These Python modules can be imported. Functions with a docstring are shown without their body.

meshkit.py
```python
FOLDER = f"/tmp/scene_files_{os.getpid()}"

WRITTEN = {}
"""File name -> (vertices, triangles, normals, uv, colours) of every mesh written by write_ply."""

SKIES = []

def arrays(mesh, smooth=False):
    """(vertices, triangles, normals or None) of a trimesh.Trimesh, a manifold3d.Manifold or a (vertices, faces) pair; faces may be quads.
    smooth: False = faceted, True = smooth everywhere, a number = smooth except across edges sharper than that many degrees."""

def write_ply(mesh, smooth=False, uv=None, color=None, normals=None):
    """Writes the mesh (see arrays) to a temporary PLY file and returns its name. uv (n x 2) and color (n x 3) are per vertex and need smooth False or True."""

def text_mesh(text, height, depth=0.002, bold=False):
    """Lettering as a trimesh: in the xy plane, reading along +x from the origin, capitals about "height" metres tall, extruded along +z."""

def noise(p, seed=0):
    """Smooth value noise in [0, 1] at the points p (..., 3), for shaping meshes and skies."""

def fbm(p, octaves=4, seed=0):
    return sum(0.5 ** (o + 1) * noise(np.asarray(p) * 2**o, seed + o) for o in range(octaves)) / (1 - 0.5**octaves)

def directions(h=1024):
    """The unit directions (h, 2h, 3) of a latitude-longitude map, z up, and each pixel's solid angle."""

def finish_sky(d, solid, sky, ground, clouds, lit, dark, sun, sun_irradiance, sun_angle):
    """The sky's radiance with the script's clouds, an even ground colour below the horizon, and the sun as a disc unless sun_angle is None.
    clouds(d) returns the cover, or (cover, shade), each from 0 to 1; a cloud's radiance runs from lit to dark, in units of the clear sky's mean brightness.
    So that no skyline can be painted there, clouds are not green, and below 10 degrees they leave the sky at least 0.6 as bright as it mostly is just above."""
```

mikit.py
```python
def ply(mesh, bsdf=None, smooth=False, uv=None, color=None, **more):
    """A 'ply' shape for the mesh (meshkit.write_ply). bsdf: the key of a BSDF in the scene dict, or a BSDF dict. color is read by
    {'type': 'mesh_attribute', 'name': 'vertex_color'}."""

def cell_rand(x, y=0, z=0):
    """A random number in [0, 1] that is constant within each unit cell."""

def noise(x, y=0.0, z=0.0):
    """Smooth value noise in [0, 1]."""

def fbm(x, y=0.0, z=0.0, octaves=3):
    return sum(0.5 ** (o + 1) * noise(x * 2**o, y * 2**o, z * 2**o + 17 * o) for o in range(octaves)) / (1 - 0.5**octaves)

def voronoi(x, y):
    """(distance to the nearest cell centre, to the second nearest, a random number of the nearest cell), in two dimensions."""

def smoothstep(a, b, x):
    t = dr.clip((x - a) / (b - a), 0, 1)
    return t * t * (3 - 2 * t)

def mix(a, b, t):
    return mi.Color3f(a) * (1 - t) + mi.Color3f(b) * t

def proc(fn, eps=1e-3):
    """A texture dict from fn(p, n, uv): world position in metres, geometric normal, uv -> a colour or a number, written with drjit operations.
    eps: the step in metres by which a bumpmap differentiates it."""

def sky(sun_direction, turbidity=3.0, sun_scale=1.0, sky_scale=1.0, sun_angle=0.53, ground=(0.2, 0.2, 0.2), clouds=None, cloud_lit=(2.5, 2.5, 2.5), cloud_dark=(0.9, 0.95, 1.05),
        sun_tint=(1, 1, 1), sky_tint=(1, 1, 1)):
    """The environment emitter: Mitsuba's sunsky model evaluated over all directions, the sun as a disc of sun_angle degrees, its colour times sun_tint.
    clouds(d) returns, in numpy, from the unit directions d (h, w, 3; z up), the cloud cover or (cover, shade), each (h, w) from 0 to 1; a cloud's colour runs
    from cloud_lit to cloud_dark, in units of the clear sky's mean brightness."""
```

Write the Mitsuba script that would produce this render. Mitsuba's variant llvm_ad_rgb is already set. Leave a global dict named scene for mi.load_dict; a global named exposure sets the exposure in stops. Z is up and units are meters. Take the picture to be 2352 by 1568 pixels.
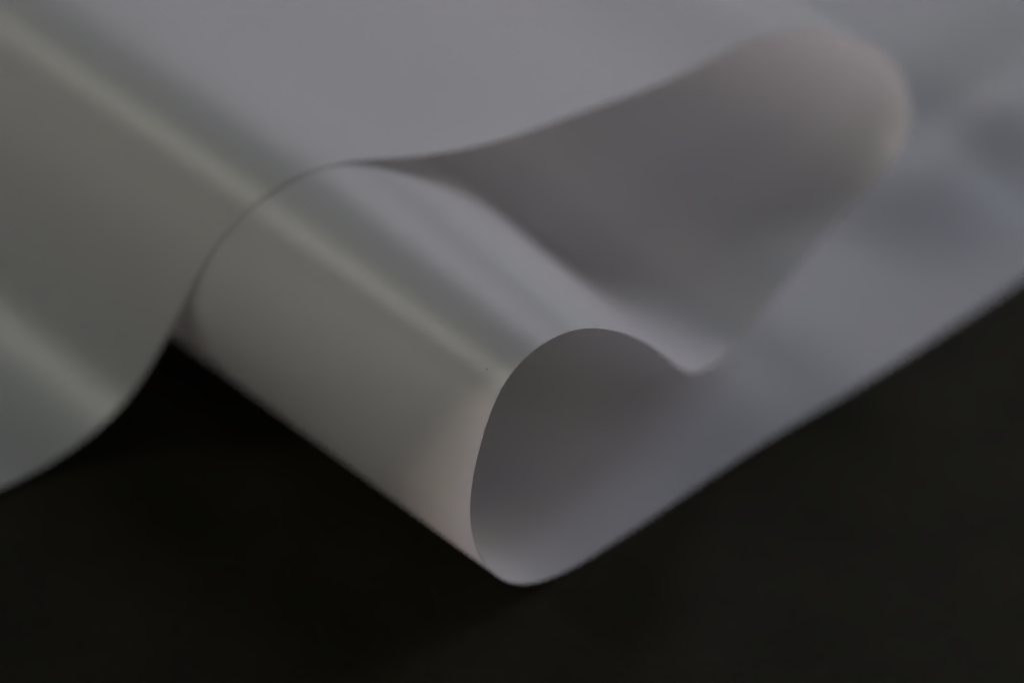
import math
import numpy as np
import trimesh
import drjit as dr
import mitsuba as mi
import mikit
import meshkit
from scipy.ndimage import gaussian_filter1d
from scipy.interpolate import splprep, splev, PchipInterpolator

T = mi.ScalarTransform4f
scene, labels = {"type": "scene"}, {}
K = 1e-4                      # one model unit is a tenth of a millimetre
DIST = 8000.0                 # camera to the middle plane of the picture, model units

# ------------------------------------------------------------------ camera
ELEV, AZIM = math.radians(39.0), math.radians(43.0)
FWD = np.array([math.sin(AZIM) * math.cos(ELEV), math.cos(AZIM) * math.cos(ELEV), -math.sin(ELEV)])
RIGHT = np.array([math.cos(AZIM), -math.sin(AZIM), 0.0])
UP = np.cross(RIGHT, FWD)
CAM = -8380.0 * (FWD + RIGHT * (1326 - 1176) / DIST - UP * (1301 - 784) / DIST)
FOCUS = DIST - 95.0
scene["camera"] = {
    "type": "thinlens",
    "to_world": T().look_at(origin=(CAM * K).tolist(), target=((CAM + FWD * DIST) * K).tolist(), up=[0, 0, 1]),
    "fov": math.degrees(2 * math.atan(1176 / DIST)), "fov_axis": "x",
    "aperture_radius": 0.0195, "focus_distance": FOCUS * K,
    "near_clip": 0.05, "far_clip": 50.0,
}

# ------------------------------------------------------------------ light
exposure = 0.0
MID = np.array([0.02, 0.05, 0.04])
scene["panel_grey"] = {"type": "diffuse", "reflectance": {"type": "rgb", "value": 0.3}}  # surface of the unseen light panels
def panel(key, azim, elev, size, rgb, dist=1.8):
    """A lit pane out of view, placed to light the paper, lying at this azimuth (0 = straight ahead, clockwise) and elevation, facing it."""
    a, e = AZIM + math.radians(azim), math.radians(elev)
    p = MID + dist * np.array([math.sin(a) * math.cos(e), math.cos(a) * math.cos(e), math.sin(e)])
    scene[key] = {"type": "rectangle", "to_world": T().look_at(origin=p.tolist(), target=MID.tolist(), up=[0, 0, 1]) @ T().scale([size / 2, size / 2, 1]),
                  "emitter": {"type": "area", "radiance": {"type": "rgb", "value": list(map(float, rgb))}}, "bsdf": {"type": "ref", "id": "panel_grey"}}
UNSEEN_LIGHTS = {  # all out of view; places and strengths chosen for how they light the paper
    "unseen_side_light__panel": (47, 35, .5, (2.5, 3.4, 4.0)),  # unseen, these panels light the paper from the right
    "unseen_side_light__panel_001": (55, 28, .4, (11.0, 11.2, 14.8)),
    "unseen_side_light__panel_002": (64, 18, .4, (13.6, 11.7, 10.2)),
    "unseen_side_light__panel_003": (56, 5, .5, (3.4, 2.6, 2.7)),
    "unseen_back_light__panel": (0, 39, .55, (2.65, 2.5, 2.82)),  # unseen, placed for the sheen on the top layer
    "unseen_back_light__panel_001": (25, 8, .5, (.7, 1.05, .85)),
    "unseen_back_light__panel_002": (-60, 50, .9, (.35, .42, .40)),
    "unseen_left_lamp__lit_face": (277.5, 34, .38, (8.0, 7.8, 6.9)),  # unseen, placed for the long highlights on roll and flank
    "unseen_left_light__panel": (240, 50, .5, (1.2, 1.2, .8)),  # unseen, placed to light the left walls of the paper
    "unseen_left_light__panel_001": (255, 6, .5, (2.4, 2.3, 1.95)),
    "unseen_front_light__lit_face": (150, 55, .6, (.7, .85, 1.3)),  # unseen, placed to brighten the front of the valley
}
for key, (az, el, size, rgb) in UNSEEN_LIGHTS.items():
    panel(key, az, el, size, rgb)
labels["unseen_side_light"] = {"label": "unseen bright light of four panels, placed to light the paper from the right", "category": "window"}
labels["unseen_back_light"] = {"label": "unseen pale light of three panels, placed behind for the sheen on the paper", "category": "window"}
labels["unseen_left_lamp"] = {"label": "unseen small square lamp on the left, placed for the long highlights on the paper", "category": "lamp"}
labels["unseen_left_light"] = {"label": "unseen dim light of two panels, placed to light the left walls of the paper", "category": "window"}
labels["unseen_front_light"] = {"label": "unseen dim bluish light high in front, placed to light the front of the paper", "category": "lamp"}

# ------------------------------------------------------------------ materials
def grain(p, n, uv):
    q = p * 2600.0
    return 1.2e-5 * mikit.fbm(q.x, q.y, q.z, 2)
scene["paper_white"] = {"type": "blendbsdf", "weight": 0.33,
    "face": {"type": "twosided", "bsdf": {"type": "bumpmap", "scale": 1.0, "arbitrary": mikit.proc(grain, 2e-5),
        "bsdf": {"type": "principled", "base_color": {"type": "rgb", "value": [0.48, 0.48, 0.48]}, "roughness": 0.43, "eta": 2.0}}},
    "through": {"type": "principledthin", "base_color": {"type": "rgb", "value": [0.89, 0.84, 0.81]}, "roughness": 0.6, "diff_trans": 2.0, "spec_trans": 0.0, "eta": 1.3}}
def worn(p, n, uv):
    a = mikit.fbm(p.x * 55.0, p.y * 55.0, 0.0, 4)
    b = mikit.fbm(p.x * 420.0, p.y * 420.0, 3.0, 2)
    return mi.Color3f(0.0135, 0.0121, 0.0060) * (0.55 + 0.6 * a + 0.3 * b)
scene["table_dark"] = {"type": "principled", "base_color": mikit.proc(worn), "roughness": 0.55, "specular": 0.07}

# ------------------------------------------------------------------ the sheet of paper
def ray_point(px, axis, val):
    """The point of a pixel's line of sight on a plane: only used to measure the edge of the sheet."""
    d = FWD + RIGHT * (px[0] - 1176) / DIST - UP * (px[1] - 784) / DIST
    return CAM + d * (val - CAM[axis]) / d[axis]
EDGE_PX = [((2351,645),2,2),((2214,733),2,2),((2076,824),2,2),((1926,915),1,0),((1776,1003),1,0),((1700,1052),1,0),((1626,1103),1,0),((1476,1201),2,4),((1400,1251),2,0),((1326,1298),2,4),((1251,1331.5),1,0),((1201,1339),1,0),((1145,1326),1,0),((1120,1306),1,0),((1100,1274),1,0),((1087,1234),1,0),((1081,1184),1,0),((1083,1148),1,0),
((1091,1081),1,0),((1110,993),1,0),((1124,950),1,0),((1151,894),1,0),((1171,862),1,0),((1209,818),1,0),((1250,787),1,0),((1297,766),1,0),((1356,755),1,0),((1400,759),1,4),((1444,769.6),1,13),((1488,791.5),1,30),((1532,824),1,58),((1561,846),1,84),((1581,853),1,102),((1620,849),1,128),((1663,821),1,146),((1701,780),1,156),((1776,687),1,170),((1876,570),1,194),((1976,460),1,214),((2026,405),1,212),((2066,345),1,212),((2088,290),1,218),((2093,235),1,242),((2076,180),1,280),((2026,125),1,337),((1951,82),1,405),((1876,72),2,745),((1751,85),2,738),((1676,115),2,724),((1576,165),2,708),((1476,210),2,700),((1326,260),2,704),((1176,315),2,720),((1050,345),2,738),((900,367),2,752),((800,372),2,754),((750,380),2,757),((700,400),2,752),((625,440),2,733),((575,480),1,924),((525,530),1,954),((475,600),1,987),((425,695),1,1037),((390,750),1,1056),((370,794),1,1070),((320,874),1,1086),((280,934),1,1107),((220,994),1,1128),((150,1044),1,1138),((65,1084),1,1150),((0,1111),1,1163)]
pts = [ray_point(*e) for e in EDGE_PX]
pts = [np.array([x, 0, 0.]) for x in (4200, 3600, 3000, 2600, 2200, 1900)] + pts
last = pts[-1]
# out of view on the left, one more wave, placed to darken the flank
pts += [np.array([last[0] - q, last[1] + .12 * q, z]) for q, z in ((130, 15), (260, 80), (380, 215), (500, 370), (640, 480), (800, 510), (980, 430), (1180, 240), (1380, 70), (1600, 8), (1900, 6))]
pts = np.array(pts)
pts[:, 2] = np.maximum(pts[:, 2], 3)
sig = np.full(len(pts), 4.0)
for i, e in enumerate(EDGE_PX):
    if e[0][0] < 1000 and i > 49: sig[i + 6] = 9.0
    if 32 < i < 40: sig[i + 6] = 6.0
tck, uu = splprep(pts.T, w=1 / sig, s=.55 * len(pts), k=3)
N = 900
u_f = np.linspace(0, 1, 8000)
dense = np.array(splev(u_f, tck)).T
dense[:, 2] = np.maximum(dense[:, 2], 2.5)
arc = np.r_[0, np.cumsum(np.linalg.norm(np.diff(dense, axis=0), axis=1))]
a_u = np.arange(0, arc[-1], 2.0)
even = np.stack([np.interp(a_u, arc, dense[:, k]) for k in range(3)], 1)
u_e = np.interp(a_u, arc, u_f)
for _ in range(2):            # evens out the bending without shrinking the curls
    g1 = gaussian_filter1d(even, 19, axis=0, mode="nearest")
    even = 2 * g1 - gaussian_filter1d(g1, 19, axis=0, mode="nearest")
even[:, 2] = np.maximum(even[:, 2], 2.2)
tan = np.gradient(even, axis=0); ang = np.gradient(np.unwrap(np.arctan2(tan[:, 2], tan[:, 0]))) / 2.0
cw = np.cumsum(1 + 250 * np.minimum(np.abs(ang), 0.02)); cw = (cw - cw[0]) / (cw[-1] - cw[0])   # more rows where the sheet bends
pick = np.interp(np.linspace(0, 1, N), cw, a_u)
us = np.interp(pick, a_u, u_e)
E0 = np.stack([np.interp(pick, a_u, even[:, k]) for k in range(3)], 1)
M = 60
lenv = np.concatenate([np.linspace(0, 1, M) ** 1.3])
Y_END = 4200.0
# the roll grows wider towards the back: (place along the edge in pixels index, sideways lean of the rulings)
u_pt = uu
def at_px(i): return uu[i + 10]
lean = PchipInterpolator([0, at_px(8), at_px(14), at_px(17), at_px(20), at_px(22), at_px(25), at_px(28), at_px(33), at_px(38), 1], [0, 0, 0.01, 0.04, 0.075, 0.12, 0.16, 0.15, 0.07, 0, 0])(us)
lean = gaussian_filter1d(lean, 22)
B0 = E0 + (Y_END - E0[:, 1:2]) * np.stack([lean, np.ones(N), np.zeros(N)], 1)
G = E0[:, None, :] * (1 - lenv[None, :, None]) + B0[:, None, :] * lenv[None, :, None]
# the lowest layer lies a little buckled, its swells shaped to give soft shadow spots
def swell(x, y):
    st = lambda a, b: np.clip((x - a) / (b - a), 0, 1) ** 2 * (3 - 2 * np.clip((x - a) / (b - a), 0, 1))
    back = (74 * st(1330, 1810) + 52 * st(1840, 2140) - 126 * st(2180, 3700)) * np.exp(-((y - 480) / 300) ** 2)
    front = (26 * st(330, 690) - 26 * st(700, 930)) * np.exp(-((y - 270) / 190) ** 2)
    return back + front
# under the top layer the roll is pressed down a little
press = np.clip((G[..., 1] - 760) / 600, 0, 1); press = press ** 2 * (3 - 2 * press)
G[..., 2] -= 34 * press * ((us > at_px(13)) & (us < at_px(28)))[:, None]
low = (us[:, None] < at_px(3)) * np.ones_like(G[..., 0])
G[..., 2] += low * swell(G[..., 0], G[..., 1])
# handling has left it very slightly uneven, with two small nicks in the cut edge
gu, gv = np.gradient(G, axis=0), np.gradient(G, axis=1)
nn = np.cross(gu, gv); nn /= np.linalg.norm(nn, axis=2, keepdims=True)
au = np.r_[0, np.cumsum(np.linalg.norm(np.diff(E0, axis=0), axis=1))][:, None] + 0 * G[..., 0]
wav = meshkit.fbm(np.stack([au / 330.0, G[..., 1] / 520.0, 0 * au + 3.3], -1), 3, 11) - 0.5
G = G + nn * (2.2 * wav * np.clip(G[..., 2] / 60, 0, 1))[..., None]
for hx, hz, dep in ((-303, 601, 3.0), (-343, 400, 2.0)):
    r2 = (G[:, 0, 0] - hx) ** 2 + (G[:, 0, 2] - hz) ** 2 + 1e9 * (us > at_px(22))
    G[:, 0, 1] += dep * np.exp(-r2 / 14.0)
E0 = G[:, 0].copy()
def sheet(G):
    n, m = G.shape[:2]
    idx = np.arange(n * m).reshape(n, m)
    return G.reshape(-1, 3) * K, np.stack([idx[:-1, :-1], idx[1:, :-1], idx[1:, 1:], idx[:-1, 1:]], -1).reshape(-1, 4)
v, f = sheet(G)
scene["sheet_of_paper"] = mikit.ply((v, f), "paper_white", smooth=True)
# the cut edge of the sheet: its thickness, a quarter of a millimetre
gu, gv = np.gradient(G, axis=0)[:, 0], np.gradient(G, axis=1)[:, 0]
nn = np.cross(gu, gv); nn /= np.linalg.norm(nn, axis=1, keepdims=True)
rim = E0 + np.array([0, -0.3, 0.0])
n_ = len(rim); i_ = np.arange(n_ - 1)
ev = np.vstack([rim + nn * 0.9, rim - nn * 0.9])
ev[:, 2] = np.maximum(ev[:, 2], 1.0)
scene["cut_white"] = {"type": "twosided", "bsdf": {"type": "diffuse", "reflectance": {"type": "rgb", "value": [0.75, 0.75, 0.74]}}}
scene["sheet_of_paper__cut_edge"] = mikit.ply((ev * K, np.stack([i_, i_ + 1, i_ + 1 + n_, i_ + n_], 1)), "cut_white")
labels["sheet_of_paper__cut_edge"] = {"label": "thin pale cut edge of the paper"}
# a grain of dust on the roll, beside its highlight
j_ = int(np.argmin(np.abs(E0[:, 0] + 235) + 1e6 * (us < at_px(12)) + 1e6 * (us > at_px(22))))
dp = E0[j_] + np.array([lean[j_] * 62, 62.0, 0]) - nn[j_] * (2.0 if nn[j_, 2] < 0 else -2.0)
dust = trimesh.creation.icosphere(subdivisions=2, radius=1.0)
dust.vertices = (dust.vertices * (1 + .5 * meshkit.noise(dust.vertices * 2.1, 3)[:, None]) * [1.7, 1.1, 1.0] + dp) * K
scene["dust_grey"] = {"type": "diffuse", "reflectance": {"type": "rgb", "value": [0.12, 0.12, 0.11]}}
scene["dust_speck"] = mikit.ply(dust, "dust_grey", smooth=True)
labels["dust_speck"] = {"label": "tiny dark dust speck on the roll of paper beside its highlight", "category": "dust"}
labels["sheet_of_paper"] = {"label": "large white paper sheet lying rolled and folded over itself in waves on the dark table", "category": "paper"}

# ------------------------------------------------------------------ the table
t = trimesh.creation.box((6.0, 6.0, 0.04)); t.apply_translation([0, 0, -0.02])
scene["table_top"] = mikit.ply(t, "table_dark")
labels["table_top"] = {"label": "dark brown black matt table top under the white paper", "category": "table", "kind": "structure"}
